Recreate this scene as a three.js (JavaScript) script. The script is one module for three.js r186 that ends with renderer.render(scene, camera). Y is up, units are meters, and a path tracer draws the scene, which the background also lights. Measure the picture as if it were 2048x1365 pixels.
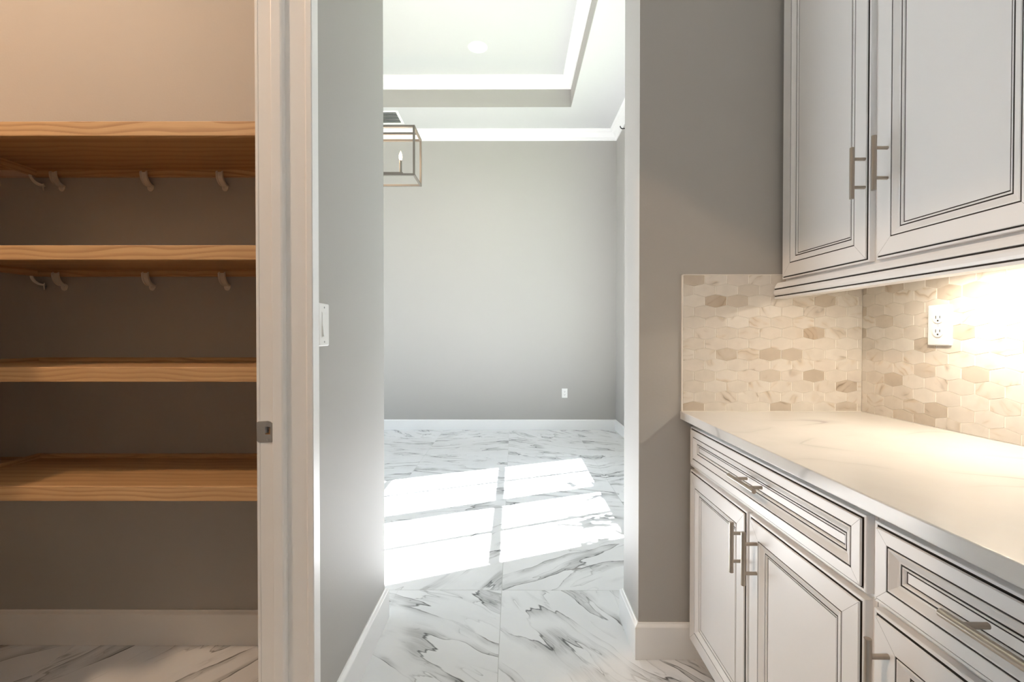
import * as THREE from 'three';
import { RoundedBoxGeometry } from 'three/addons/geometries/RoundedBoxGeometry.js';
import { mergeGeometries } from 'three/addons/utils/BufferGeometryUtils.js';
import { RectAreaLightUniformsLib } from 'three/addons/lights/RectAreaLightUniformsLib.js';

// ---------------------------------------------------------------- camera, light, exposure
const scene = new THREE.Scene();
const FOCAL = 940;                                              // pixels of a 2048 x 1365 frame
const camera = new THREE.PerspectiveCamera(2 * Math.atan(682.5 / FOCAL) * 180 / Math.PI, 2048 / 1365, 0.05, 200);
camera.rotation.order = 'YXZ';
camera.rotation.set(-Math.atan(10 / FOCAL), Math.atan(3 / FOCAL), 0);
camera.position.set(0, 1.19, 0);
const renderer = new THREE.WebGLRenderer({ antialias: true });
renderer.toneMapping = THREE.LinearToneMapping;
renderer.toneMappingExposure = 1.18;
renderer.shadowMap.enabled = true;
RectAreaLightUniformsLib.init();

scene.background = new THREE.Color(0.66, 0.82, 1.0);             // clear day outside the windows
scene.backgroundIntensity = 3.0;
const sun = new THREE.DirectionalLight(new THREE.Color(0.97, 0.985, 1.0), 73);
sun.position.set(1.38 + 10, 1.4 + 9.5, -3.96 - 4.2);
sun.target.position.set(1.38, 1.4, -3.96);
sun.castShadow = true;
sun.shadow.radius = 1;
Object.assign(sun.shadow.camera, { left: -8, right: 8, top: 8, bottom: -8, near: 0.5, far: 40 });
sun.shadow.mapSize.set(2048, 2048);
scene.add(sun, sun.target);
const UNDER_CABINET = 94, PANTRY = 11.5, KITCHEN = 9, BULB = 0.2, CAN = 0.6;   // lamp strengths

// ---------------------------------------------------------------- helpers
let seed = 7;
const rnd = () => { seed = (seed * 1664525 + 1013904223) >>> 0; return seed / 4294967296; };
const used = new Map();
function numbered(n) { const k = used.get(n) ?? 0; used.set(n, k + 1); return k ? `${n}_${String(k).padStart(3, '0')}` : n; }
function put(name, g, m, parent) {
  const o = new THREE.Mesh(g, m);
  o.name = parent ? name : numbered(name);
  if (parent) { const k = parent.children.filter((c) => c.name === name || c.name.startsWith(name + '_0')).length; if (k) o.name = `${name}_${String(k).padStart(3, '0')}`; }
  o.castShadow = o.receiveShadow = true;
  if (parent) { const p = new THREE.Vector3(); for (let q = parent; q; q = q.parent) p.add(q.position); g.translate(-p.x, -p.y, -p.z); }
  (parent ?? scene).add(o);
  return o;
}
function thing(name, label, category, at, group) {
  const o = new THREE.Group(); o.name = numbered(name); o.position.set(...at); scene.add(o);
  o.userData = { label, category }; if (group) o.userData.group = group;
  return o;
}
function struct(name, g, m, parent) { const o = put(name, g, m, parent); if (!parent) o.userData.kind = 'structure'; return o; }
function structGroup(name) { const o = new THREE.Group(); o.name = numbered(name); o.userData.kind = 'structure'; scene.add(o); return o; }
function uvMetres(g, s = 1, du = 0, dv = 0) {                  // planar uv in metres by the way each face looks
  if (g.index) g = g.toNonIndexed();
  const p = g.attributes.position, n = p.count, uv = new Float32Array(n * 2), a = new THREE.Vector3(), b = new THREE.Vector3(), c = new THREE.Vector3();
  for (let i = 0; i < n; i += 3) {
    a.fromBufferAttribute(p, i); b.fromBufferAttribute(p, i + 1).sub(a); c.fromBufferAttribute(p, i + 2).sub(a); b.cross(c);
    const x = Math.abs(b.x), y = Math.abs(b.y), z = Math.abs(b.z);
    for (let k = i; k < i + 3; k++) {
      const X = p.getX(k), Y = p.getY(k), Z = p.getZ(k);
      const [u, v] = y >= x && y >= z ? [X, Z] : x >= z ? [Z, Y] : [X, Y];
      uv[k * 2] = u * s + du; uv[k * 2 + 1] = v * s + dv;
    }
  }
  g.setAttribute('uv', new THREE.BufferAttribute(uv, 2));
  return g;
}
function box(x0, x1, y0, y1, z0, z1) {
  const g = new THREE.BoxGeometry(Math.abs(x1 - x0), Math.abs(y1 - y0), Math.abs(z1 - z0));
  g.translate((x0 + x1) / 2, (y0 + y1) / 2, (z0 + z1) / 2);
  return uvMetres(g);
}
function rbox(x0, x1, y0, y1, z0, z1, r = 0.002, seg = 2) {
  const g = new RoundedBoxGeometry(x1 - x0, y1 - y0, z1 - z0, seg, r);
  g.translate((x0 + x1) / 2, (y0 + y1) / 2, (z0 + z1) / 2);
  return uvMetres(g);
}
function tris(pos, uv) {
  const g = new THREE.BufferGeometry();
  g.setAttribute('position', new THREE.Float32BufferAttribute(pos, 3));
  g.setAttribute('uv', new THREE.Float32BufferAttribute(uv ?? new Array(pos.length / 3 * 2).fill(0), 2));
  g.computeVertexNormals();
  return g;
}
const merge = (l) => mergeGeometries(l.map((g) => { const h = g.index ? g.toNonIndexed() : g; for (const k of Object.keys(h.attributes)) if (!['position', 'normal', 'uv'].includes(k)) h.deleteAttribute(k); return h; }));
// a profile [out, y] swept along a polyline [x, z] with mitred corners; one geometry for each run
function sweep(path, profile, closed = false) {
  const n = path.length, runs = closed ? n : n - 1, dirs = [], at = (i) => path[(i + n) % n];
  for (let i = 0; i < runs; i++) { const [a, b] = [at(i), at(i + 1)], l = Math.hypot(b[0] - a[0], b[1] - a[1]); dirs.push([(b[0] - a[0]) / l, (b[1] - a[1]) / l]); }
  const off = (i) => {
    const d0 = closed ? dirs[(i - 1 + runs) % runs] : dirs[Math.max(0, i - 1)], d1 = closed ? dirs[i % runs] : dirs[Math.min(runs - 1, i)];
    const a = [d0[1], -d0[0]], b = [d1[1], -d1[0]], k = 1 + a[0] * b[0] + a[1] * b[1];
    return [(a[0] + b[0]) / k, (a[1] + b[1]) / k];
  };
  const out = [];
  for (let i = 0; i < runs; i++) {
    const A = at(i), B = at(i + 1), oa = off(i), ob = off(i + 1), pos = [];
    const P = (q, o, [w, y]) => [q[0] + o[0] * w, y, q[1] + o[1] * w];
    for (let j = 0; j < profile.length; j++) {
      const p = profile[j], q = profile[(j + 1) % profile.length];
      const a = P(A, oa, p), b = P(B, ob, p), c = P(B, ob, q), d = P(A, oa, q);
      pos.push(...a, ...c, ...b, ...a, ...d, ...c);
    }
    const tri = THREE.ShapeUtils.triangulateShape(profile.map((p) => new THREE.Vector2(...p)), []);
    for (const [f, o, end] of [[A, oa, 0], [B, ob, 1]]) for (const t of tri) for (const k of end ? t : [t[0], t[2], t[1]]) pos.push(...P(f, o, profile[k]));
    out.push(uvMetres(tris(pos)));
  }
  return out;
}
function prismY(poly, y0, y1) {                                 // polygon [x, z] extruded upwards
  const s = new THREE.Shape(poly.map(([x, z]) => new THREE.Vector2(x, -z)));
  const g = new THREE.ExtrudeGeometry(s, { depth: y1 - y0, bevelEnabled: false });
  g.rotateX(-Math.PI / 2); g.translate(0, y0, 0);
  return uvMetres(g);
}
// convex polygon [u, v] as a chamfered slab: w from -depth to 0, uv = local place * s + offset
function slab(poly, depth, bevel, uvf) {
  const n = poly.length; let area = 0, cx = 0, cy = 0;
  for (let i = 0; i < n; i++) { const [a, b] = [poly[i], poly[(i + 1) % n]]; area += a[0] * b[1] - a[1] * b[0]; cx += a[0] / n; cy += a[1] / n; }
  if (area < 0) poly = [...poly].reverse();
  const inn = poly.map((p, i) => {
    const a = poly[(i - 1 + n) % n], b = poly[(i + 1) % n];
    const d0 = [p[0] - a[0], p[1] - a[1]], d1 = [b[0] - p[0], b[1] - p[1]], l0 = Math.hypot(...d0), l1 = Math.hypot(...d1);
    const n0 = [-d0[1] / l0, d0[0] / l0], n1 = [-d1[1] / l1, d1[0] / l1], k = 1 + n0[0] * n1[0] + n0[1] * n1[1];
    return [p[0] + (n0[0] + n1[0]) / k * bevel, p[1] + (n0[1] + n1[1]) / k * bevel];
  });
  const pos = [], uv = [], v = (p, w) => { pos.push(p[0], p[1], w); uv.push(...uvf(p[0], p[1])); };
  for (let i = 1; i < n - 1; i++) { v(inn[0], 0); v(inn[i], 0); v(inn[i + 1], 0); }
  for (let i = 0; i < n; i++) {
    const j = (i + 1) % n;
    v(poly[i], -bevel); v(poly[j], -bevel); v(inn[j], 0); v(poly[i], -bevel); v(inn[j], 0); v(inn[i], 0);
    v(poly[i], -depth); v(poly[j], -depth); v(poly[j], -bevel); v(poly[i], -depth); v(poly[j], -bevel); v(poly[i], -bevel);
  }
  return tris(pos, uv);
}
function clip(poly, x0, x1, y0, y1) {
  for (const [ax, lim, s] of [[0, x0, 1], [0, x1, -1], [1, y0, 1], [1, y1, -1]]) {
    const out = [];
    for (let i = 0; i < poly.length; i++) {
      const a = poly[i], b = poly[(i + 1) % poly.length], da = (a[ax] - lim) * s, db = (b[ax] - lim) * s;
      if (da >= 0) out.push(a);
      if ((da > 0 && db < 0) || (da < 0 && db > 0)) { const t = da / (da - db); out.push([a[0] + (b[0] - a[0]) * t, a[1] + (b[1] - a[1]) * t]); }
    }
    poly = out; if (poly.length < 3) return null;
  }
  const clean = poly.filter((p, i) => Math.hypot(p[0] - poly[(i + 1) % poly.length][0], p[1] - poly[(i + 1) % poly.length][1]) > 1e-4);
  return clean.length < 3 ? null : clean;
}

// ---------------------------------------------------------------- noise and textures
const PERM = new Uint8Array(512); { const p = [...Array(256).keys()]; let s = 12345; for (let i = 255; i > 0; i--) { s = (s * 1103515245 + 12345) & 0x7fffffff; const j = s % (i + 1); [p[i], p[j]] = [p[j], p[i]]; } for (let i = 0; i < 512; i++) PERM[i] = p[i & 255]; }
const GX = new Float32Array(256), GY = new Float32Array(256); for (let i = 0; i < 256; i++) { GX[i] = Math.cos(i / 256 * Math.PI * 2); GY[i] = Math.sin(i / 256 * Math.PI * 2); }
function noise(x, y) {
  const X = Math.floor(x), Y = Math.floor(y), fx = x - X, fy = y - Y, u = fx * fx * fx * (fx * (fx * 6 - 15) + 10), v = fy * fy * fy * (fy * (fy * 6 - 15) + 10);
  const a = PERM[(X & 255) + PERM[Y & 255]], b = PERM[((X + 1) & 255) + PERM[Y & 255]], c = PERM[(X & 255) + PERM[(Y + 1) & 255]], d = PERM[((X + 1) & 255) + PERM[(Y + 1) & 255]];
  const n0 = GX[a] * fx + GY[a] * fy, n1 = GX[b] * (fx - 1) + GY[b] * fy, n2 = GX[c] * fx + GY[c] * (fy - 1), n3 = GX[d] * (fx - 1) + GY[d] * (fy - 1);
  return 1.5 * ((n0 + (n1 - n0) * u) * (1 - v) + (n2 + (n3 - n2) * u) * v);
}
function fbm(x, y, o, gain = 0.5) { let s = 0, a = 0.5; for (let i = 0; i < o; i++) { s += a * noise(x, y); x = x * 2.03 + 17.1; y = y * 2.03 + 5.7; a *= gain; } return s; }
const clamp = (x) => Math.min(1, Math.max(0, x)), sstep = (a, b, x) => { const t = clamp((x - a) / (b - a)); return t * t * (3 - 2 * t); };
function texture(w, h, f, srgb = true) {
  const d = new Uint8Array(w * h * 4);
  for (let y = 0; y < h; y++) for (let x = 0; x < w; x++) {
    const c = f((x + 0.5) / w, (y + 0.5) / h), i = (y * w + x) * 4;
    d[i] = clamp(c[0]) * 255; d[i + 1] = clamp(c[1]) * 255; d[i + 2] = clamp(c[2]) * 255; d[i + 3] = 255;
  }
  const t = new THREE.DataTexture(d, w, h); t.wrapS = t.wrapT = THREE.RepeatWrapping; t.magFilter = THREE.LinearFilter; t.minFilter = THREE.LinearMipmapLinearFilter; t.generateMipmaps = true;
  if (srgb) t.colorSpace = THREE.SRGBColorSpace;
  t.needsUpdate = true; return t;
}
// veined porcelain: one texture for each printed face
function veined(k, angle) {
  const ca = Math.cos(angle), sa = Math.sin(angle), ox = k * 37.3, oy = k * 19.7;
  return texture(1024, 1024, (u, v) => {
    const x = u * 0.83, y = v * 0.83;
    const wx = 0.055 * fbm(x * 2.4 + ox, y * 2.4 + oy, 3), wy = 0.055 * fbm(x * 2.4 + oy + 40, y * 2.4 - ox, 3);
    const s = (x + wx) * ca + (y + wy) * sa, t = -(x + wx) * sa + (y + wy) * ca;
    const m1 = sstep(-0.22, 0.18, fbm(x * 3.1 + ox * 2, y * 3.1 + 9, 3)), m2 = sstep(-0.12, 0.25, fbm(x * 4.0 - ox, y * 4.0 + 31, 3));
    const f1 = fbm(t * 5.2 + ox, s * 0.95 + oy, 6, 0.43), f2 = fbm(t * 9 + oy, s * 1.5 + ox, 5, 0.43), f3 = fbm(t * 20 + 5 + ox, s * 3 + oy, 4, 0.45);
    const side = sstep(-0.012, 0.006, f1) * sstep(0.20, 0.01, f1), body = side * m1, line = sstep(0.016, 0.002, Math.abs(f1)) * (0.12 + 0.88 * m1);
    const fine = sstep(0.014, 0.001, Math.abs(f2)) * m2, soft2 = sstep(0.12, 0.0, f2) * sstep(-0.01, 0.02, f2) * m2, hair = sstep(0.03, 0.0, Math.abs(f3)) * side * m1;
    const streak = 0.5 + 0.5 * noise(t * 95 + ox, s * 9 + oy), cloud = clamp(0.5 + fbm(x * 4 + ox, y * 4 + oy, 4));
    let g = 0.925 - 0.03 * cloud - 0.19 * body * (0.45 + 0.75 * streak) - 0.34 * line - 0.20 * fine - 0.07 * soft2 * (0.4 + streak) - 0.16 * hair;
    g = Math.max(g, 0.34);
    const warm = 0.03 * line * sstep(0.1, 0.5, fbm(x * 7, y * 7 + ox, 2));
    return [g - 0.004 + warm, g, g + 0.003 - warm];
  });
}
const FLOOR_FACES = [veined(1, 0.95), veined(2, 0.5), veined(3, -0.55), veined(4, -1.0), veined(5, 0.2), veined(6, -0.25)];
const tileMarble = [0, 1].map((k) => texture(512, 512, (u, v) => {
  const x = u * 0.5, y = v * 0.5, w = 0.03 * fbm(x * 12 + k * 9, y * 12, 3), t = (x * 0.55 + y + w) * 1, m = sstep(0.0, 0.4, fbm(x * 9 + k * 50, y * 9, 3));
  const n = Math.abs(noise(t * 28 + k * 7, x * 6)), vein = sstep(0.09, 0.0, n) * m, body = sstep(0.4, 0, n) * m;
  const g = 0.93 + 0.05 * fbm(x * 20, y * 20 + k, 3) - (k ? 0.13 : 0.05) * body - (k ? 0.22 : 0.09) * vein;
  return [g, g * (1 - 0.04 * body), g * (1 - 0.09 * body)];
}));
const quartz = texture(1024, 1024, (u, v) => {
  const x = u * 1.2, y = v * 1.2, w = 0.12 * fbm(x * 3, y * 3, 3), n = Math.abs(noise((y + x * 0.3 + w) * 3.6, x * 1.1 + 4)), m = sstep(-0.05, 0.35, fbm(x * 2.4 + 20, y * 2.4, 3));
  const g = 0.87 + 0.02 * fbm(x * 8, y * 8, 4) - 0.05 * sstep(0.2, 0, n) * m - 0.10 * sstep(0.03, 0, n) * m;
  return [g, g * 0.992, g * 0.975];
});
function timber(k, lo, hi, rings) {
  return texture(1024, 512, (u, v) => {
    const x = u * 1.3, y = v * 0.65;
    const bend = 0.05 * fbm(x * 1.1 + k * 11, y * 3 + k * 5, 2) + 0.012 * noise(x * 5 + k, y * 14), r = (y + bend) * rings, f = r - Math.floor(r);
    const late = sstep(0.35, 0.92, f) * sstep(1.0, 0.94, f), fibre = 0.5 + 0.5 * noise(x * 9, y * 420 + k), wide = 0.5 + fbm(x * 1.4 + k * 3, y * 9, 3);
    const t = clamp(0.44 * late * (0.35 + 0.9 * wide) + 0.16 * fibre + 0.25 * (1 - wide));
    return [0, 1, 2].map((c) => hi[c] + (lo[c] - hi[c]) * t);
  });
}
const woodEdge = timber(1, [0.58, 0.42, 0.26], [0.85, 0.71, 0.53], 58), woodPanel = timber(2, [0.58, 0.43, 0.27], [0.76, 0.61, 0.43], 24);
for (const t of [woodEdge, woodPanel, quartz, ...tileMarble]) t.wrapS = t.wrapT = THREE.MirroredRepeatWrapping;
const peel = texture(512, 512, (u, v) => { const g = 0.5 + 0.5 * fbm(u * 64, v * 64, 3); return [g, g, g]; }, false);
peel.repeat.set(2, 2);

const std = (name, o) => { const m = new THREE.MeshStandardMaterial(o); m.name = name; return m; };
const paint = std('wall_paint', { color: 0xaeaba6, roughness: 0.6, bumpMap: peel, bumpScale: 0.00025 });
const white = std('ceiling_paint', { color: 0xcdcdcc, roughness: 0.8, bumpMap: peel, bumpScale: 0.0002 });
const trimPaint = std('trim_enamel', { color: 0xf3f2f0, roughness: 0.32 });
const cabinetPaint = std('cabinet_enamel', { color: 0xf2f1f0, roughness: 0.34 });
const glaze = std('glaze', { color: 0x2c241d, roughness: 0.7 });
const nickel = std('brushed_nickel', { color: 0xb5aa9d, metalness: 1, roughness: 0.3 });
const steel = std('satin_steel', { color: 0xa6a6a4, metalness: 0.65, roughness: 0.45 });
const plastic = std('white_plastic', { color: 0xf2f1ee, roughness: 0.3 });
const slotDark = std('dark_slot', { color: 0x2a2826, roughness: 0.7 });
const grout = std('floor_grout', { color: 0xbfc0be, roughness: 0.9 });
const tileGrout = std('tile_grout', { color: 0xfaf5ec, roughness: 0.9 });
const edgeWood = std('shelf_edge_wood', { map: woodEdge, roughness: 0.5 });
const panelWood = std('shelf_panel_wood', { map: woodPanel, roughness: 0.5 });
const counterStone = std('quartz', { map: quartz, roughness: 0.16 });
const floorMats = FLOOR_FACES.map((t, i) => std('floor_porcelain_' + i, { map: t, roughness: 0.17 }));
const glass = new THREE.MeshPhysicalMaterial({ color: 0xffffff, transmission: 1, thickness: 0, roughness: 0, ior: 1.5 }); glass.name = 'window_glass';
const glow = (name, c, i) => std(name, { color: 0xffffff, emissive: c, emissiveIntensity: i, roughness: 0.5 });

// ---------------------------------------------------------------- the rooms
const DX0 = -3.7, DX1 = 1.296, DZ0 = -5.945, WZ = -1.96, LX = -0.541, RX = 0.462, KX = 1.282, NZ = -1.73, KZ = 4.2;
const PX0 = -2.75, PX1 = -0.673, PZ = -1.804, PZ1 = 0.35, HALL_H = 3.6, SOFFIT = 3.765, TRAY = 4.08;
const TX0 = -3.05, TX1 = 0.644, TZ0 = -5.31, TZ1 = -2.6, KL = -0.541;

// floor: grout bed and one mesh for each tile
const floor = struct('floor', box(DX0 - 0.15, DX1 + 0.15, -0.12, -0.0012, DZ0 - 0.15, KZ), grout);
{
  const P = 0.83, J = 0.0011;
  const lay = (x0, x1, z0, z1, ox, oz, pick) => {
    for (let i = Math.floor((x0 - ox) / P); ox + i * P < x1 - 1e-3; i++) for (let k = Math.floor((z0 - oz) / P); oz + k * P < z1 - 1e-3; k++) {
      const a = ox + i * P, b = oz + k * P, poly = clip([[a + J, b + J], [a + P - J, b + J], [a + P - J, b + P - J], [a + J, b + P - J]], x0, x1, z0, z1);
      if (!poly || poly.every((p) => p[0] - x0 < 0.004) || poly.every((p) => z1 - p[1] < 0.004)) continue;
      const [face, turn] = pick(i, k), lift = rnd() * 0.0003;
      const g = slab(poly.map(([x, z]) => [x, -z]), 0.009, 0.0008, (x, y) => { let s = (x - a) / P, t = (-y - b) / P; if (turn & 1) s = 1 - s; if (turn & 2) t = 1 - t; return [s, t]; });
      g.rotateX(-Math.PI / 2); g.translate(0, -lift, 0);
      put('floor_tile', g, floorMats[face], floor);
    }
  };
  const fixed = { '0,0': [0, 0], '-1,0': [1, 0], '0,-1': [2, 0], '-1,-1': [3, 0], '0,-2': [4, 0], '-1,-2': [5, 0], '0,-3': [1, 0], '-1,-3': [4, 3], '-2,-3': [5, 3], '0,-4': [1, 3], '-1,-4': [5, 0], '-2,-4': [4, 0] };
  const any = (i, k) => fixed[i + ',' + k] ?? [Math.floor(rnd() * 6), Math.floor(rnd() * 4)];
  lay(DX0, DX1, DZ0, -2.187, -0.055, -2.187, any);
  lay(DX0, LX, -2.187, WZ, -0.055, -2.187, any);
  lay(LX, RX, -2.187, KZ, -0.055, -2.187, any);
  lay(RX, DX1, -2.187, WZ, -0.055, -2.187, any);
  lay(RX, KX, NZ, KZ, -0.055, -2.187, any);
  lay(KL - 2.5, LX, PZ1 + 0.12, KZ, -0.055, -2.187, any);
  lay(PX0, LX, PZ, PZ1, -1.686, -1.95, (i, k) => [[3, 0], [3, 3], [2, 3], [3, 3]][(i * 2 + k + 40) % 4]);
}

// walls
struct('wall_dining_front', box(DX0 - 0.15, LX, 0, SOFFIT, PZ, WZ), paint);
struct('wall_hall', box(PX1, LX, 0, HALL_H, PZ, -1.2446), paint);
struct('wall_hall_near', box(PX1, LX, 0, HALL_H, -0.42, PZ1), paint);
struct('wall_above_pantry_door', box(PX1, LX, 2.46, HALL_H, -1.2446, -0.42), paint);
const wallNook = struct('wall_nook_end', box(RX, DX1, 0, SOFFIT, NZ, WZ), paint);
struct('wall_above_opening', box(LX, RX, 2.78, SOFFIT, NZ, WZ), paint);
const wallRight = struct('wall_nook_right', box(KX, KX + 0.16, 0, HALL_H, NZ, KZ), paint);
struct('wall_dining_far', box(DX0 - 0.15, DX1 + 0.16, 0, SOFFIT, DZ0, DZ0 - 0.15), paint);
{ // dining wall opposite the garden, with a wide glazed door
  const a = -5.0, b = -2.5, h = 3.0, X = DX0 - 0.075, win = structGroup('window_2'), f = (y0, y1, z0, z1) => box(X - 0.025, X + 0.025, y0, y1, z0, z1);
  struct('wall_dining_left', merge([box(DX0, DX0 - 0.15, 0, SOFFIT, DZ0, a), box(DX0, DX0 - 0.15, 0, SOFFIT, b, PZ), box(DX0, DX0 - 0.15, h, SOFFIT, a, b)]), paint);
  put('window_frame', merge([f(0, 0.1, a, b), f(h - 0.08, h, a, b), f(0.1, h - 0.08, a, a + 0.08), f(0.1, h - 0.08, b - 0.08, b), f(0.1, h - 0.08, -3.79, -3.71)]), trimPaint, win);
  put('pane', box(X - 0.002, X + 0.002, 0.1, h - 0.08, a + 0.08, -3.79), glass, win);
  put('pane', box(X - 0.002, X + 0.002, 0.1, h - 0.08, -3.71, b - 0.08), glass, win);
}
struct('wall_pantry_left', box(PX0, PX0 - 0.12, 0, HALL_H, PZ, PZ1 + 0.12), paint);
struct('wall_pantry_near', box(PX0 - 0.12, LX, 0, HALL_H, PZ1, PZ1 + 0.12), paint);
{ // kitchen wall with a wide glazed door to the terrace
  const a = 0.6, b = 4.05, h = 2.9, X = KL - 2.56, win = structGroup('window_3'), f = (y0, y1, z0, z1) => box(X - 0.025, X + 0.025, y0, y1, z0, z1);
  struct('wall_kitchen_left', merge([box(KL - 2.5, KL - 2.62, 0, HALL_H, PZ1 + 0.12, a), box(KL - 2.5, KL - 2.62, 0, HALL_H, b, KZ), box(KL - 2.5, KL - 2.62, h, HALL_H, a, b)]), paint);
  put('window_frame', merge([f(0, 0.08, a, b), f(h - 0.08, h, a, b), f(0.08, h - 0.08, a, a + 0.07), f(0.08, h - 0.08, b - 0.07, b), f(0.08, h - 0.08, 2.29, 2.36)]), trimPaint, win);
  put('pane', box(X - 0.002, X + 0.002, 0.08, h - 0.08, a + 0.07, 2.29), glass, win);
  put('pane', box(X - 0.002, X + 0.002, 0.08, h - 0.08, 2.36, b - 0.07), glass, win);
}
struct('wall_kitchen_back', box(KL - 2.62, KX + 0.16, 0, HALL_H, KZ, KZ + 0.16), paint);
// dining wall towards the garden: opening for the mulled window
const WG = 1.38, T = 0.95, SL = 0.42, gy = (x) => (WG - x) * T, wz0 = -4.86, wz1 = -3.071, wm0 = -4.029, wm1 = -3.878;
const yb = gy(0.72), yr0 = gy(-0.063), yr1 = gy(-0.143), yt = gy(-0.98), yu0 = gy(-1.06), yu1 = gy(-1.75);
{
  const a = wz0 - 0.05, b = wz1 + 0.05, c = yb - 0.06, d = yu1 + 0.05;
  struct('wall_dining_right', merge([box(DX1, DX1 + 0.16, 0, SOFFIT, DZ0, a), box(DX1, DX1 + 0.16, 0, SOFFIT, b, WZ), box(DX1, DX1 + 0.16, 0, c, a, b), box(DX1, DX1 + 0.16, d, SOFFIT, a, b)]), paint);
  const win = structGroup('window_1'), D = 0.016, X0 = WG - D, X1 = WG + D, e = T * D * 2 / 2, ez = SL * D;
  const bar = (y0, y1, z0, z1) => box(X0, X1, y0, y1, z0, z1);
  put('window_frame', merge([bar(c, yb - e, a, b), bar(yu1 + e, d, a, b), bar(c, d, a, wz0 - ez), bar(c, d, wz1 + ez, b), bar(c, d, wm0 + ez, wm1 - ez)]), trimPaint, win);
  for (const [z0, z1, zm] of [[wz0, wm0, -4.451], [wm1, wz1, -3.479]]) {
    put('sash_rail', bar(yr0 + e, yr1 - e, z0, z1), trimPaint, win);
    put('sash_rail', bar(yt + e, yu0 - e, z0, z1), trimPaint, win);
    put('muntin', box(WG - 0.006, WG + 0.006, yb, yu1, zm - 0.019, zm + 0.019), trimPaint, win);
    put('pane', box(WG - 0.002, WG + 0.002, yb - 0.01, yu1 + 0.01, z0 - 0.004, z1 + 0.004), glass, win);
  }
  put('window_sill', rbox(DX1 - 0.03, X0, c - 0.004, c + 0.014, a - 0.03, b + 0.03, 0.004), trimPaint, win);
}
// ceilings
struct('ceiling_hall', box(KL - 2.62, KX + 0.16, HALL_H, HALL_H + 0.12, NZ, KZ + 0.16), white);
struct('ceiling_pantry', box(PX0 - 0.12, PX1, HALL_H, HALL_H + 0.12, PZ, PZ1), white);
struct('ceiling_soffit', merge([box(DX0 - 0.15, DX1 + 0.16, SOFFIT, SOFFIT + 0.1, TZ1 + 0.004, PZ), box(DX0 - 0.15, DX1 + 0.16, SOFFIT, SOFFIT + 0.1, DZ0 - 0.15, TZ0 - 0.004), box(DX0 - 0.15, TX0 - 0.004, SOFFIT, SOFFIT + 0.1, TZ0 - 0.004, TZ1 + 0.004), box(TX1 + 0.004, DX1 + 0.16, SOFFIT, SOFFIT + 0.1, TZ0 - 0.004, TZ1 + 0.004)]), white);
struct('wall_tray', merge([box(TX0 - 0.1, TX1 + 0.1, SOFFIT + 0.0005, TRAY, TZ0, TZ0 - 0.1), box(TX0 - 0.1, TX1 + 0.1, SOFFIT + 0.0005, TRAY, TZ1, TZ1 + 0.1), box(TX0, TX0 - 0.1, SOFFIT + 0.0005, TRAY, TZ0, TZ1), box(TX1, TX1 + 0.1, SOFFIT + 0.0005, TRAY, TZ0, TZ1)]), paint);
struct('ceiling_tray', box(TX0 - 0.1, TX1 + 0.1, TRAY, TRAY + 0.1, TZ0 - 0.1, TZ1 + 0.1), white);
// crown mouldings
const crown = (y) => [[0, y - 0.118], [0.010, y - 0.118], [0.012, y - 0.110], [0.018, y - 0.106], [0.022, y - 0.100], [0.026, y - 0.084], [0.038, y - 0.064], [0.056, y - 0.046], [0.074, y - 0.036], [0.078, y - 0.028], [0.086, y - 0.024], [0.092, y - 0.014], [0.096, y - 0.010], [0.096, y], [0, y]];
sweep([[DX1, WZ], [DX1, DZ0], [DX0, DZ0], [DX0, WZ]], crown(SOFFIT), true).forEach((g, i) => struct('trim_' + (i + 1), g, trimPaint));
sweep([[TX1, TZ1], [TX1, TZ0], [TX0, TZ0], [TX0, TZ1]], crown(TRAY), true).forEach((g, i) => struct('trim_' + (i + 5), g, trimPaint));
// baseboards
const base = [[0, 0.0005], [0.015, 0.0005], [0.015, 0.118], [0.0135, 0.121], [0.006, 0.127], [0.004, 0.131], [0, 0.131]];
sweep([[0.7, NZ], [RX, NZ], [RX, WZ], [DX1, WZ], [DX1, DZ0], [DX0, DZ0], [DX0, -5.0]], base).concat(sweep([[DX0, -2.5], [DX0, WZ], [LX, WZ], [LX, -1.2616]], base))
  .forEach((g, i) => struct('baseboard_' + ['nook', 'opening_right', 'dining_front_right', 'dining_right', 'dining_far', 'dining_left', 'dining_left_near', 'dining_front_left', 'hall'][i], g, trimPaint));
sweep([[PX1, PZ], [PX0, PZ], [PX0, PZ1], [PX1, PZ1]], base).forEach((g, i) => struct('baseboard_pantry_' + ['back', 'left', 'near'][i], g, trimPaint));

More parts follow.
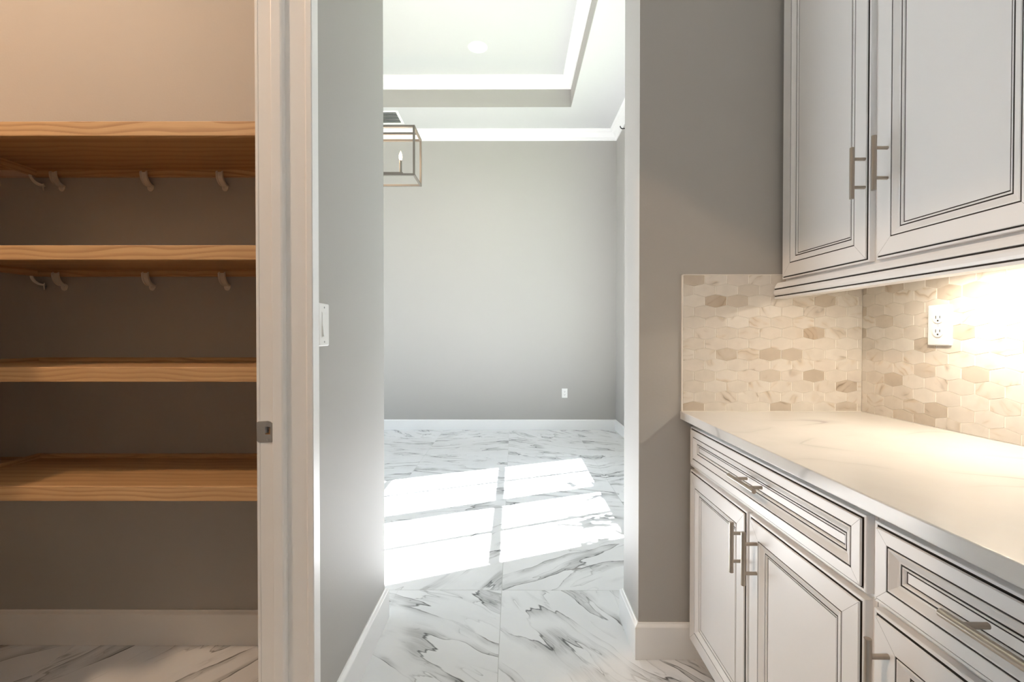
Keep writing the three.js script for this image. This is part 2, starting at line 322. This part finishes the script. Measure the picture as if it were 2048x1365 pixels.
// pantry door frame (the door itself stands open out of sight)
{
  const d = structGroup('door_1'), Z = -1.2266, H = 2.44;
  const face = new THREE.Shape([[-0.6632, 0], [-0.5415, 0], [-0.5415, H], [-0.6632, H]].map((p) => new THREE.Vector2(...p)));
  const hx0 = -0.6525, hx1 = -0.6355, hy0 = 0.930, hy1 = 0.953;
  face.holes.push(new THREE.Path([[hx0, hy0], [hx0, hy1], [hx1, hy1], [hx1, hy0]].map((p) => new THREE.Vector2(...p))));
  const j = new THREE.ExtrudeGeometry(face, { depth: 0.017, bevelEnabled: false }); j.translate(0, 0, Z - 0.017);
  put('jamb', uvMetres(j), trimPaint, d);
  put('edge_strip', prismY([[-0.6735, Z - 0.018], [-0.6642, Z - 0.018], [-0.6642, Z - 0.0012], [-0.6655, Z], [-0.6715, Z], [-0.6735, Z - 0.002]], 0, H), trimPaint, d);
  put('door_stop', prismY([[-0.6254, Z], [-0.6254, Z + 0.0110], [-0.6240, Z + 0.0115], [-0.6020, Z + 0.0115], [-0.5975, Z + 0.0100], [-0.5945, Z + 0.0065], [-0.5930, Z + 0.002], [-0.5930, Z]], 0, H), trimPaint, d);
  const cz0 = -1.2616, cz1 = -1.2206;
  put('casing', prismY([[LX, cz0], [-0.5235, cz0], [-0.522, cz0 + 0.0015], [-0.522, cz1 - 0.002], [-0.524, cz1], [-0.537, cz1], [-0.541, cz1 - 0.003], [LX - 0.0005, Z - 0.004]], 0, H + 0.05), trimPaint, d);
  put('casing', box(LX, -0.522, H, H + 0.05, -1.2206, -0.42), trimPaint, d);
  put('casing', box(LX, -0.522, 0, H + 0.05, -0.45, -0.409), trimPaint, d);
  put('jamb', box(PX1, LX, 0, H, -0.42, -0.438), trimPaint, d);
  put('head_jamb', box(PX1, LX, H, H + 0.018, -1.2446, -0.42), trimPaint, d);
  // strike plate with its latch hole and two screws
  const s = new THREE.Shape(), x0 = -0.6725, x1 = -0.6318, y0 = 0.9115, y1 = 0.9675, r = 0.008;
  s.moveTo(x0 + r, y0); s.lineTo(x1 - 0.002, y0); s.quadraticCurveTo(x1, y0, x1, y0 + 0.002); s.lineTo(x1, y1 - 0.006); s.quadraticCurveTo(x1 - 0.004, y1 - 0.001, x1 - 0.012, y1); s.lineTo(x0 + r, y1 - 0.001); s.quadraticCurveTo(x0, y1 - 0.002, x0, y1 - r); s.lineTo(x0 + 0.001, y0 + r); s.quadraticCurveTo(x0 + 0.001, y0, x0 + r, y0);
  s.holes.push(new THREE.Path([[-0.651, 0.9315], [-0.651, 0.9525], [-0.6365, 0.9525], [-0.6365, 0.9315]].map((p) => new THREE.Vector2(...p))));
  const sg = new THREE.ExtrudeGeometry(s, { depth: 0.0012, bevelEnabled: true, bevelSize: 0.0004, bevelThickness: 0.0004, bevelSegments: 1 }); sg.translate(0, 0, Z + 0.0002);
  const plate = put('strike_plate', uvMetres(sg), steel, d); plate.userData.label = 'satin steel strike plate with an open latch hole';
  for (const [x, y] of [[-0.6465, 0.9610], [-0.6440, 0.9185]]) {
    const c = new THREE.LatheGeometry([[0, 0.0016], [0.0012, 0.0010], [0.002, 0.0022], [0.0032, 0.0020], [0.0040, 0.0012], [0.0040, 0]].map((p) => new THREE.Vector2(...p)), 20); c.rotateX(Math.PI / 2); c.translate(x, y, Z + 0.0014);
    put('screw', c, steel, plate);
  }
  put('latch_pocket', merge([box(-0.6585, -0.6295, 0.922, 0.960, -1.272, -1.2446), box(-0.6440, -0.6405, 0.93, 0.948, -1.2446, Z - 0.006), box(-0.6525, -0.6355, 0.93, 0.9335, -1.2446, Z - 0.003)]), std('raw_wood', { color: 0xa67c55, roughness: 0.9 }), d);
}

// hexagon mosaic on the nook walls: every tile a piece of its own
{
  const tints = [[0xf0eae0, 0], [0xece5da, 0], [0xe7dfd3, 0], [0xece4d9, 1], [0xdcd2c4, 0], [0xd4c8b8, 1], [0xcfc2b1, 0], [0xf2ece2, 1]];
  const mats = tints.map(([c, k], i) => std('hex_marble_' + i, { color: c, map: tileMarble[k], roughness: 0.3 }));
  const share = [0.24, 0.48, 0.64, 0.76, 0.85, 0.91, 0.94, 1.0];
  const W = 0.0798, PV = 0.0391, Hh = 0.0485 / 2, sh = 0.0297 / 2, g = 0.0014;
  const hexes = (wall, u0, u1, v0, v1, uo, vo, map) => {
    for (let r = -14; r < 6; r++) for (let k = -40; k < 40; k++) {
      const cu = uo + W * (k + 0.5 + (r & 1 ? 0.5 : 0)), cv = vo + r * PV;
      const hw = W / 2 - g, poly = clip([[cu - hw, cv - sh], [cu, cv - Hh + g * 0.3], [cu + hw, cv - sh], [cu + hw, cv + sh], [cu, cv + Hh - g * 0.3], [cu - hw, cv + sh]].map((p) => p), u0, u1, v0, v1);
      if (!poly) continue;
      let area = 0; poly.forEach((a, i) => { const b = poly[(i + 1) % poly.length]; area += a[0] * b[1] - a[1] * b[0]; });
      if (Math.abs(area) / 2 < 1.2e-4) continue;
      const q = rnd(), m = mats[share.findIndex((s) => q < s)], ou = rnd() * 3, ov = rnd() * 3, a = (rnd() - 0.5) * 1.2;
      const geo = slab(poly, 0.007, 0.0006, (u, v) => [((u - cu) * Math.cos(a) - (v - cv) * Math.sin(a)) * 2 + ou, ((u - cu) * Math.sin(a) + (v - cv) * Math.cos(a)) * 2 + ov]);
      map(geo); put('mosaic_tile', geo, m, wall);
    }
  };
  const zf = -1.720, xf = 1.272;
  put('tile_bed', box(0.6175, KX, 0.9135, 1.4135, NZ, zf - 0.0012), tileGrout, wallNook);
  put('edge_trim', box(0.6165, 0.6190, 0.9135, 1.4150, NZ, zf + 0.0004), tileGrout, wallNook);
  put('edge_trim', box(0.6165, KX, 1.4128, 1.4150, NZ, zf + 0.0004), tileGrout, wallNook);
  hexes(wallNook, 0.6205, xf - 0.0005, 0.916, 1.4118, 0.699, 1.318, (g) => g.translate(0, 0, zf));
  put('tile_bed', box(xf + 0.0012, KX, 0.9135, 1.3835, zf, -0.36), tileGrout, wallRight);
  hexes(wallRight, -zf - 1.36 + 0.0, -zf - 0.0015, 0.916, 1.3835, 1.658 - 16 * W, 1.318, (g) => { g.rotateY(-Math.PI / 2); g.translate(xf, 0, 0); g.scale(1, 1, -1); const p = g.attributes.position.array; for (const key of ['position', 'normal', 'uv']) { const at = g.attributes[key], n = at.itemSize, A = at.array; for (let i = 0; i < at.count; i += 3) for (let c = 0; c < n; c++) { const t = A[(i + 1) * n + c]; A[(i + 1) * n + c] = A[(i + 2) * n + c]; A[(i + 2) * n + c] = t; } } });
}

// ---------------------------------------------------------------- cabinets
// fronts are built with u along the wall (towards the camera), v up, w out of the face
const face = (X, Y, Z) => (g) => { g.rotateY(-Math.PI / 2); g.translate(X, Y, Z); return g; };
function ring(w, h, prof, sides = [0, 1, 2, 3], gap = 0) {
  const pos = [];
  for (const s of sides) for (let j = 0; j < prof.length - 1; j++) {
    const q = (d, end) => { const L = s & 1 ? h : w, t = end ? L - d - gap : d + gap; return s === 0 ? [t, d] : s === 1 ? [w - d, t] : s === 2 ? [w - t, h - d] : [d, h - t]; };
    const [d0, w0] = prof[j], [d1, w1] = prof[j + 1], a = q(d0, 0), b = q(d0, 1), c = q(d1, 1), e = q(d1, 0);
    pos.push(...a, w0, ...b, w0, ...c, w1, ...a, w0, ...c, w1, ...e, w1);
  }
  return uvMetres(tris(pos));
}
function front(parent, name, w, h, at, fw) {
  const d = new THREE.Group(), [X, Y, Z] = at, to = face(X, Y, Z);
  d.name = name; const n = parent.children.filter((c) => c.name === name || c.name.startsWith(name + '_0')).length; if (n) d.name = `${name}_${String(n).padStart(3, '0')}`;
  d.position.set(X, Y, Z).sub(parent.position); parent.add(d);
  const lip = [[0, 0], [0, 0.0135], [0.0012, 0.0150], [0.0058, 0.0150], [0.0060, 0.0138]], flat = [[0.0092, 0.0164], [0.0096, 0.0188], [0.0104, 0.0200], [fw, 0.0200], [fw + 0.0002, 0.0180]];
  const rail = (s) => merge([ring(w, h, lip, [s], 0.0003), ring(w, h, flat, [s], 0.0003)]);
  put('rail', to(rail(0)), cabinetPaint, d); put('rail', to(rail(2)), cabinetPaint, d);
  put('stile', to(rail(1)), cabinetPaint, d); put('stile', to(rail(3)), cabinetPaint, d);
  const m = (l) => l.map(([a, b]) => [fw + a, b]);
  put('moulding', to(merge([ring(w, h, m([[0.0032, 0.0180], [0.0034, 0.0196], [0.0046, 0.0204], [0.0062, 0.0201], [0.0085, 0.0186], [0.0120, 0.0166], [0.0165, 0.0140], [0.0195, 0.0128], [0.0213, 0.0126], [0.0215, 0.0112]])), ring(w, h, m([[0.0246, 0.0112], [0.0248, 0.0124], [0.0264, 0.0122], [0.0290, 0.0104], [0.0298, 0.0082]]))])), cabinetPaint, d);
  put('glaze_line', to(merge([ring(w, h, [[0.0057, 0.0142], [0.0090, 0.0142], [0.00925, 0.0167]]), ring(w, h, [[0.0100, 0.0186], [fw + 0.0036, 0.0186]]), ring(w, h, m([[0.0212, 0.0116], [0.0248, 0.0116]])), ring(w, h, m([[0.0296, 0.0084], [0.0332, 0.0084]]))])), glaze, d);
  const e = fw + 0.0322;
  put('panel', to(merge([box(e, w - e, e, h - e, 0.0, 0.0090)])), cabinetPaint, d);
  return d;
}
function pull(parent, p, along) {                               // bar pull; p is the middle of the bar, posts reach the face
  const L = 0.141, r = 0.0061, bar = new THREE.LatheGeometry([[0, -L / 2], [r - 0.0006, -L / 2], [r, -L / 2 + 0.0006], [r, L / 2 - 0.0006], [r - 0.0006, L / 2], [0, L / 2]].map((q) => new THREE.Vector2(...q)), 28);
  const parts = [bar];
  for (const y of [-0.039, 0.039]) { const c = new THREE.CylinderGeometry(0.0046, 0.0046, 0.036, 20); c.rotateZ(Math.PI / 2); c.translate(0.018, y, 0); parts.push(c); }
  const g = merge(parts); if (along) g.rotateX(Math.PI / 2); g.translate(...p);
  return put('handle', g, nickel, parent);
}
const BF = 0.662, BD = 0.642;                                   // face frame and front planes of the base units
function baseUnit(z0, z1, label, doors, drawer) {
  const t = thing('base_cabinet', label, 'cabinet', [BF, 0, (z0 + z1) / 2]);
  put('carcass', merge([rbox(BF, KX - 0.002, 0.085, 0.8835, z0, z1, 0.0015), box(BF + 0.065, KX - 0.002, 0, 0.087, z0 + 0.002, z1 - 0.002)]), cabinetPaint, t);
  const [a, b, pz] = drawer, dr = front(t, 'drawer', b - a, 0.1445, [BF, 0.7165, a], 0.032);
  pull(dr, [BD - 0.035, 0.797, pz], true);
  for (const [u, v, hz] of doors) pull(front(t, 'door', v - u, 0.6245, [BF, 0.079, u], 0.0525), [BD - 0.035, 0.601, hz], false);
  return t;
}
baseUnit(-1.7185, -0.852, 'white glazed base cabinet with two doors under one wide drawer, against the tiled end wall', [[-1.715, -1.296, -1.3055], [-1.2845, -0.8625, -1.2377]], [-1.715, -0.8595, -1.254]);
baseUnit(-0.850, -0.340, 'white glazed base cabinet with a short drawer over one door, nearest the camera', [[-0.8405, -0.351, -0.802]], [-0.840, -0.351, -0.596]);
{
  const t = thing('upper_cabinet', 'tall white glazed wall cabinet with two raised doors above the lit tile backsplash', 'cabinet', [0.992, 1.325, -1.28]);
  const UF = 0.992, z0 = -1.7195, z1 = -0.842;
  put('carcass', rbox(UF, KX - 0.002, 1.3835, 2.66, z0, z1, 0.0015), cabinetPaint, t);
  pull(front(t, 'door', 0.4195, 1.235, [UF, 1.3945, -1.714], 0.0525), [0.937, 1.6405, -1.309], false);
  pull(front(t, 'door', 0.4195, 1.235, [UF, 1.3945, -1.272], 0.0525), [0.937, 1.6405, -1.230], false);
  const prof = [[0.995, 1.3835], [0.964, 1.3835], [0.9585, 1.378], [0.9535, 1.369], [0.9515, 1.3625], [0.9555, 1.3615], [0.9555, 1.3580], [0.9505, 1.3570], [0.9485, 1.3505], [0.9492, 1.3430], [0.9520, 1.3365], [0.9560, 1.3358], [0.9560, 1.3325], [0.9512, 1.3318], [0.9512, 1.3250], [0.995, 1.3250]];
  const s = new THREE.Shape(prof.map((p) => new THREE.Vector2(...p))), g = new THREE.ExtrudeGeometry(s, { depth: z1 - z0, bevelEnabled: false }); g.translate(0, 0, z0);
  put('light_rail', uvMetres(g), cabinetPaint, t);
  const strip = put('glaze_line', merge([box(0.9535, 0.9556, 1.3582, 1.3613, z0, z1), box(0.9540, 0.9561, 1.3327, 1.3356, z0, z1)]), glaze, t);
}
{
  const t = put('countertop', rbox(0.613, KX - 0.0005, 0.884, 0.914, NZ + 0.0005, -0.335, 0.003, 3), counterStone);
  t.geometry = uvMetres(t.geometry, 1 / 1.2);
  t.userData = { label: 'pale quartz countertop with faint veins and an eased edge, spanning both base cabinets', category: 'countertop' };
}
{ // under-cabinet light bar behind the light rail
  const t = thing('light_bar', 'slim warm light bar fixed below the wall cabinet, behind its light rail', 'lamp', [1.15, 1.372, -1.15]);
  put('housing', rbox(1.132, 1.168, 1.3705, 1.3835, -1.35, -0.95, 0.002), plastic, t);
  put('diffuser', box(1.136, 1.164, 1.3685, 1.3705, -1.345, -0.955), glow('lamp_diffuser', 0xffd9a8, 4), t);
  const l = new THREE.RectAreaLight(new THREE.Color(1.0, 0.87, 0.71), UNDER_CABINET, 0.028, 0.39);
  l.position.set(1.15, 1.3675, -1.15); l.lookAt(1.15, 0, -1.15); scene.add(l);
}

// ---------------------------------------------------------------- pantry shelves
const bracketMetal = std('bracket_metal', { color: 0xe0d8cc, metalness: 0.2, roughness: 0.4 });
function bracket() {                                            // curved clip: local z out of the wall, y up, origin on the wall at its foot
  const arc = []; for (let i = 0; i <= 10; i++) { const a = i / 10 * Math.PI / 2; arc.push([0.036 * Math.sin(a) ** 0.9, 0.038 * (1 - Math.cos(a))]); }
  arc.push([0.0365, 0.046]);
  const strip = (x0, x1, lift, thick) => {
    const s = new THREE.Shape([...arc.map(([z, y]) => new THREE.Vector2(z + lift, y)), ...[...arc].reverse().map(([z, y]) => new THREE.Vector2(z + lift - thick, y + thick * 0.7))]);
    const g = new THREE.ExtrudeGeometry(s, { depth: x1 - x0, bevelEnabled: false }); g.rotateY(-Math.PI / 2); g.translate(x1, 0, 0); return g;
  };
  const pad = new THREE.CylinderGeometry(0.011, 0.011, 0.003, 20); pad.rotateX(Math.PI / 2); pad.scale(1.1, 1.25, 1); pad.translate(0, -0.003, 0.0015);
  const screw = new THREE.SphereGeometry(0.004, 12, 8); screw.scale(1, 1, 0.5); screw.translate(0, -0.003, 0.0035);
  return uvMetres(merge([strip(-0.0125, -0.0085, 0.004, 0.007), strip(0.0085, 0.0125, 0.004, 0.007), strip(-0.0085, 0.0085, -0.002, 0.002), pad, screw]));
}
function shelf(top, label, clips, k, pale) {
  const x0 = -1.811, x1 = -0.677, zf = -1.446, zb = -1.785, un = top - 0.029;
  const t = thing('pantry_shelf', label, 'shelf', [-1.24, top - 0.046, PZ], 'timber shelves in the pantry');
  const w = (g, s, o) => { const p = g.attributes.position, uv = g.attributes.uv; for (let i = 0; i < p.count; i++) uv.setXY(i, (uv.getX(i)) / 1.3 + o, uv.getY(i) / 0.65 + o * 1.7); return g; };
  const along = (g, o) => { const p = g.attributes.position; for (let i = 0; i < p.count; i++) g.attributes.uv.setXY(i, p.getZ(i) / 1.3 + o, (p.getY(i) + p.getX(i)) / 0.65 + o); return g; };
  put('panel', w(box(x0, x1, un, top - 0.0008, zb, zf - 0.019), 1, 0.13 * k), panelWood, t);
  put('front_edge', w(rbox(x0 - 0.002, x1, top - 0.0455, top, zf - 0.019, zf, 0.0025), 1, 0.31 * k), edgeWood, t);
  put('back_cleat', w(rbox(x0, x1, top - 0.053, top + 0.0145, PZ, zb, 0.0015), 1, 0.47 * k), edgeWood, t);
  put('side_cleat', along(rbox(-1.830, x0, top - 0.053, top + 0.0145, PZ, -1.00, 0.0015), 0.21 * k), edgeWood, t);
  put('return_panel', w(box(PX0, -1.830, un, top - 0.0008, PZ, -1.00), 1, 0.19 * k), panelWood, t);
  if (pale) put('return_cleat', rbox(PX0, -1.832, top - 0.053, un, PZ, PZ + 0.018, 0.0015), std('pale_cleat', { color: 0xe3c9b4, roughness: 0.6 }), t);
  for (const x of clips) { const g = bracket(); g.translate(x, top - 0.089, PZ); put('bracket', g, bracketMetal, t); }
  if (clips.length) { const g = bracket(); g.rotateY(-0.9); g.translate(-1.796, top - 0.087, PZ + 0.006); put('bracket', g, bracketMetal, t); }
}
shelf(1.850, 'topmost timber pantry shelf, wide underside showing above four metal clips', [-1.731, -1.390, -1.104], 1, true);
shelf(1.470, 'second timber pantry shelf from the top, pale grain on its front edge', [-1.726, -1.387, -1.098], 2, false);
shelf(1.0935, 'third timber pantry shelf from the top, its surface seen almost edge-on', [], 3, false);
shelf(0.7235, 'lowest timber pantry shelf, its wide top surface in view above the baseboard', [], 4, false);
{ // pantry ceiling lamp, out of the frame
  const at = [-2.55, HALL_H, -0.05], t = thing('ceiling_lamp', 'round warm flush lamp on the pantry ceiling', 'lamp', at);
  const c = new THREE.CylinderGeometry(0.15, 0.15, 0.02, 40); c.translate(at[0], at[1] - 0.01, at[2]); put('canopy', c, trimPaint, t);
  const b = new THREE.SphereGeometry(0.09, 24, 12); b.scale(1, 0.6, 1); b.translate(at[0], at[1] - 0.075, at[2]); put('globe', b, glow('lamp_globe', 0xffc890, 5), t);
  const l = new THREE.PointLight(new THREE.Color(1.0, 0.70, 0.47), PANTRY); l.position.set(at[0], at[1] - 0.075, at[2]); l.shadow.radius = 3; l.castShadow = true; scene.add(l);
}

// ---------------------------------------------------------------- fittings
function outlet(label, at, turn, size) {
  const t = thing('wall_outlet', label, 'outlet', [0, 0, 0], 'white duplex outlets');
  const [w, h] = size, parts = [];
  const plate = new RoundedBoxGeometry(w, h, 0.012, 3, 0.0045); plate.translate(0, 0, 0.0005);
  put('cover_plate', plate, plastic, t);
  for (const s of [-1, 1]) {
    const sh = new THREE.Shape(); sh.absarc(0, 0, 0.0172, 0, Math.PI * 2);
    const c = new THREE.CylinderGeometry(0.0172, 0.0172, 0.003, 32); c.rotateX(Math.PI / 2); c.scale(1, 0.86, 1); c.translate(0, s * 0.0205, 0.0072);
    const r = put('receptacle', c, plastic, t);
    put('slot', merge([box(-0.0078, -0.0058, s * 0.0205 - 0.001, s * 0.0205 + 0.008, 0.008, 0.0092), box(0.0058, 0.0076, s * 0.0205, s * 0.0205 + 0.0075, 0.008, 0.0092), new THREE.CylinderGeometry(0.0026, 0.0026, 0.0012, 14).rotateX(Math.PI / 2).translate(0, s * 0.0205 - 0.0068, 0.0086)]), slotDark, r);
  }
  const sc = new THREE.SphereGeometry(0.003, 12, 8); sc.scale(1, 1, 0.4); sc.translate(0, 0, 0.0068); put('screw', sc, plastic, t);
  t.position.set(...at); t.rotation.y = turn;
}
outlet('white duplex outlet on the brightly lit hexagon tile backsplash', [1.272, 1.222, -1.404], -Math.PI / 2, [0.0765, 0.122]);
outlet('small white outlet low on the far grey wall of the sunlit room', [0.648, 0.466, DZ0], 0, [0.073, 0.118]);
{ // rocker switch on the hall wall
  const t = thing('light_switch', 'white rocker light switch on the grey hall wall beside the pantry door', 'switch', [0, 0, 0]);
  const p = new RoundedBoxGeometry(0.072, 0.1215, 0.013, 3, 0.005); p.translate(0, 0, 0.0005); put('cover_plate', p, plastic, t);
  put('surround', merge([box(-0.0175, 0.0175, 0.0335, 0.036, 0.004, 0.0078), box(-0.0175, 0.0175, -0.036, -0.0335, 0.004, 0.0078), box(-0.0175, -0.0162, -0.0335, 0.0335, 0.004, 0.0078), box(0.0162, 0.0175, -0.0335, 0.0335, 0.004, 0.0078)]), plastic, t);
  const s = new THREE.Shape([[0.005, -0.033], [0.0125, -0.033], [0.0086, 0.0], [0.0082, 0.033], [0.005, 0.033]].map((q) => new THREE.Vector2(...q)));
  const r = new THREE.ExtrudeGeometry(s, { depth: 0.0318, bevelEnabled: false }); r.rotateY(-Math.PI / 2); r.translate(0.0159, 0, 0); put('rocker', uvMetres(r), plastic, t);
  for (const y of [-0.0485, 0.0485]) { const c = new THREE.SphereGeometry(0.0028, 12, 8); c.scale(1, 1, 0.4); c.translate(0, y, 0.0072); put('screw', c, steel, t); }
  t.position.set(LX, 1.222, -1.326); t.rotation.y = Math.PI / 2;
}
{ // recessed can in the tray
  const at = [-0.357, TRAY, -4.73], t = thing('recessed_light', 'lit round recessed downlight in the raised tray ceiling', 'lamp', at);
  const r = new THREE.LatheGeometry([[0.068, 0.0], [0.072, -0.006], [0.092, -0.005], [0.099, -0.001], [0.099, 0.0]].map((p) => new THREE.Vector2(...p)), 48); r.translate(...at); put('trim_ring', r, trimPaint, t);
  const d = new THREE.CylinderGeometry(0.069, 0.069, 0.003, 48); d.translate(at[0], TRAY - 0.002, at[2]); put('lens', d, glow('lamp_lens', 0xfff6ea, 3), t);
  const l = new THREE.SpotLight(new THREE.Color(1, 0.93, 0.84), CAN * 4, 0, 1.1, 0.6); l.position.set(at[0], TRAY - 0.02, at[2]); l.target.position.set(at[0], 0, at[2]); l.shadow.radius = 3; l.castShadow = true; scene.add(l, l.target);
}
{ // supply vent in the soffit
  const x1 = -1.352, x0 = -1.95, z0 = -5.69, z1 = -5.42, Y = SOFFIT, t = thing('air_vent', 'white ceiling air vent with dark slots above the lantern', 'vent', [(x0 + x1) / 2, Y, (z0 + z1) / 2]);
  const f = 0.03;
  put('frame', merge([box(x0 - f, x1 + f, Y - 0.006, Y, z0 - f, z0), box(x0 - f, x1 + f, Y - 0.006, Y, z1, z1 + f), box(x0 - f, x0, Y - 0.006, Y, z0, z1), box(x1, x1 + f, Y - 0.006, Y, z0, z1)]), trimPaint, t);
  put('backing', box(x0, x1, Y - 0.0012, Y, z0, z1), std('vent_dark', { color: 0x6f7274, roughness: 0.8 }), t);
  for (let i = 0; i < 7; i++) { const g = box(x0, x1, -0.0008, 0.0008, -0.016, 0.016); g.rotateX(0.5); g.translate(0, Y - 0.009, z0 + 0.02 + i * (z1 - z0 - 0.04) / 6); put('slat', g, trimPaint, t); }
}
{ // box lantern
  const x0 = -1.60, x1 = -0.806, y0 = 2.504, y1 = 2.914, z0 = -4.145, z1 = -3.85, b = 0.0165, t = thing('lantern_chandelier', 'open box lantern chandelier with candle bulbs hanging below the tray ceiling', 'chandelier', [(x0 + x1) / 2, y0, (z0 + z1) / 2]);
  const metal = std('lantern_bronze', { color: 0x7c756d, metalness: 0.35, roughness: 0.5 }), zm = (z0 + z1) / 2, xm = (x0 + x1) / 2;
  for (const z of [z0, z1 - b]) for (const y of [y0, y1 - b]) put('long_bar', rbox(x0, x1, y, y + b, z, z + b, 0.001, 1), metal, t);
  for (const x of [x0, x1 - b]) for (const y of [y0, y1 - b]) put('short_bar', rbox(x, x + b, y, y + b, z0 + b, z1 - b, 0.001, 1), metal, t);
  for (const x of [x0, x1 - b]) for (const z of [z0, z1 - b]) put('post', rbox(x, x + b, y0 + b, y1 - b, z, z + b, 0.001, 1), metal, t);
  put('centre_bar', rbox(x0 + b, x1 - b, y1 - b, y1, zm - b / 2, zm + b / 2, 0.001, 1), metal, t);
  put('candle_bar', rbox(-1.47, -0.94, 2.566, 2.580, zm - 0.008, zm + 0.008, 0.001, 1), metal, t);
  const stem = new THREE.CylinderGeometry(0.007, 0.007, TRAY - 2.575, 16); stem.translate(xm, (TRAY + 2.575) / 2, zm); put('stem', stem, metal, t);
  const can = new THREE.CylinderGeometry(0.06, 0.065, 0.025, 32); can.translate(xm, TRAY - 0.0125, zm); put('canopy', can, metal, t);
  const bulbGlow = glow('candle_bulb', 0xffd2a0, 7);
  for (const x of [-0.957, -1.122, -1.287, -1.452]) {
    const c = new THREE.CylinderGeometry(0.011, 0.011, 0.098, 20); c.translate(x, 2.629, zm); const candle = put('candle', c, metal, t);
    const pr = []; for (let i = 0; i <= 14; i++) { const s = i / 14; pr.push(new THREE.Vector2(0.0005 + 0.0165 * Math.sin(Math.PI * Math.min(1, s * 0.93 + 0.1)) ** 0.9 * (1 - 0.35 * s), s * 0.082)); }
    const g = new THREE.LatheGeometry(pr, 20); g.translate(x, 2.678, zm); put('bulb', g, bulbGlow, candle);
    const l = new THREE.PointLight(new THREE.Color(1, 0.72, 0.45), BULB); l.position.set(x, 2.712, zm); l.shadow.radius = 0.5; l.castShadow = true; scene.add(l);
  }
}
{ // open curtain hook left on the garden wall
  const g = new THREE.TorusGeometry(0.026, 0.0062, 10, 28, 2.3); g.rotateZ(3.0); g.translate(1.262, 3.618, -5.47);
  const s = new THREE.CylinderGeometry(0.005, 0.005, 0.022, 10); s.rotateZ(Math.PI / 2); s.translate(1.286, 3.594, -5.47);
  const o = put('curtain_hook', merge([g, s]), std('black_iron', { color: 0x2b2a29, metalness: 0.5, roughness: 0.5 }));
  o.userData = { label: 'small black curved hook on the wall just under the crown moulding', category: 'hook' };
}
// kitchen ceiling lamps behind the camera
for (const [i, x, z] of [[0, 0.0, -1.0], [1, -1.2, 2.4], [2, 0.95, 0.7]]) {
  const t = thing('ceiling_panel_lamp', ['round panel lamp over the passage between pantry and sunlit room', 'round panel lamp over the kitchen, farthest from the nook wall', 'round panel lamp over the counter run, nearest the camera'][i], 'lamp', [x, HALL_H, z]);
  const c = new THREE.CylinderGeometry(0.12, 0.12, 0.012, 40); c.translate(x, HALL_H - 0.006, z); put('rim', c, trimPaint, t);
  const d = new THREE.CylinderGeometry(0.105, 0.105, 0.002, 40); d.translate(x, HALL_H - 0.013, z); put('lens', d, glow('lamp_panel', 0xfff0dd, 3), t);
  const l = new THREE.RectAreaLight(new THREE.Color(1, [0.94, 0.80, 0.82][i], [0.87, 0.60, 0.64][i]), KITCHEN * [5, 4, 5.5][i], 0.2, 0.2); l.position.set(x, HALL_H - 0.016, z); l.lookAt(x, 0, z); scene.add(l);
}
// garden: ground and the shrub whose shadow falls through the window
struct('garden_ground', box(1.5, 14, -0.5, -0.3, -14, 8), std('lawn', { color: 0x6f7f55, roughness: 1 }));
struct('terrace_ground', box(-14, -3.9, -0.5, -0.3, -12, 9), std('terrace_paving', { color: 0xb5b0a6, roughness: 1 }));
{
  const t = thing('garden_shrub', 'leafy green shrub growing outside the sunny window', 'shrub', [2.25, -0.3, -3.8]);
  const leaves = [], stems = [];
  for (let i = 0; i < 26; i++) {
    const x = 2.25 + (rnd() - 0.5) * 0.4, z = -3.85 + (rnd() - 0.5) * 1.15, h = 1.15 + rnd() * 0.5;
    const st = new THREE.CylinderGeometry(0.003, 0.007, h + 0.3, 6); st.rotateZ((rnd() - 0.5) * 0.12); st.translate(x, (h - 0.3) / 2, z); stems.push(st);
    for (let j = 0; j < 16; j++) {
      const L = 0.06 + rnd() * 0.05, l = new THREE.SphereGeometry(1, 6, 4); l.scale(L, 0.0015, 0.016 + rnd() * 0.01); l.rotateY(rnd() * 6.3); l.rotateX((rnd() - 0.5) * 1.2);
      l.translate(x + (rnd() - 0.5) * 0.14, h * (0.35 + 0.68 * Math.pow(rnd(), 0.8)), z + (rnd() - 0.5) * 0.16); leaves.push(l);
    }
  }
  put('stems', merge(stems), std('twig', { color: 0x6b5a44, roughness: 0.9 }), t).userData.kind = 'stuff';
  put('foliage', merge(leaves), std('leaf', { color: 0x4f6d35, roughness: 0.7 }), t).userData.kind = 'stuff';
}
renderer.render(scene, camera);
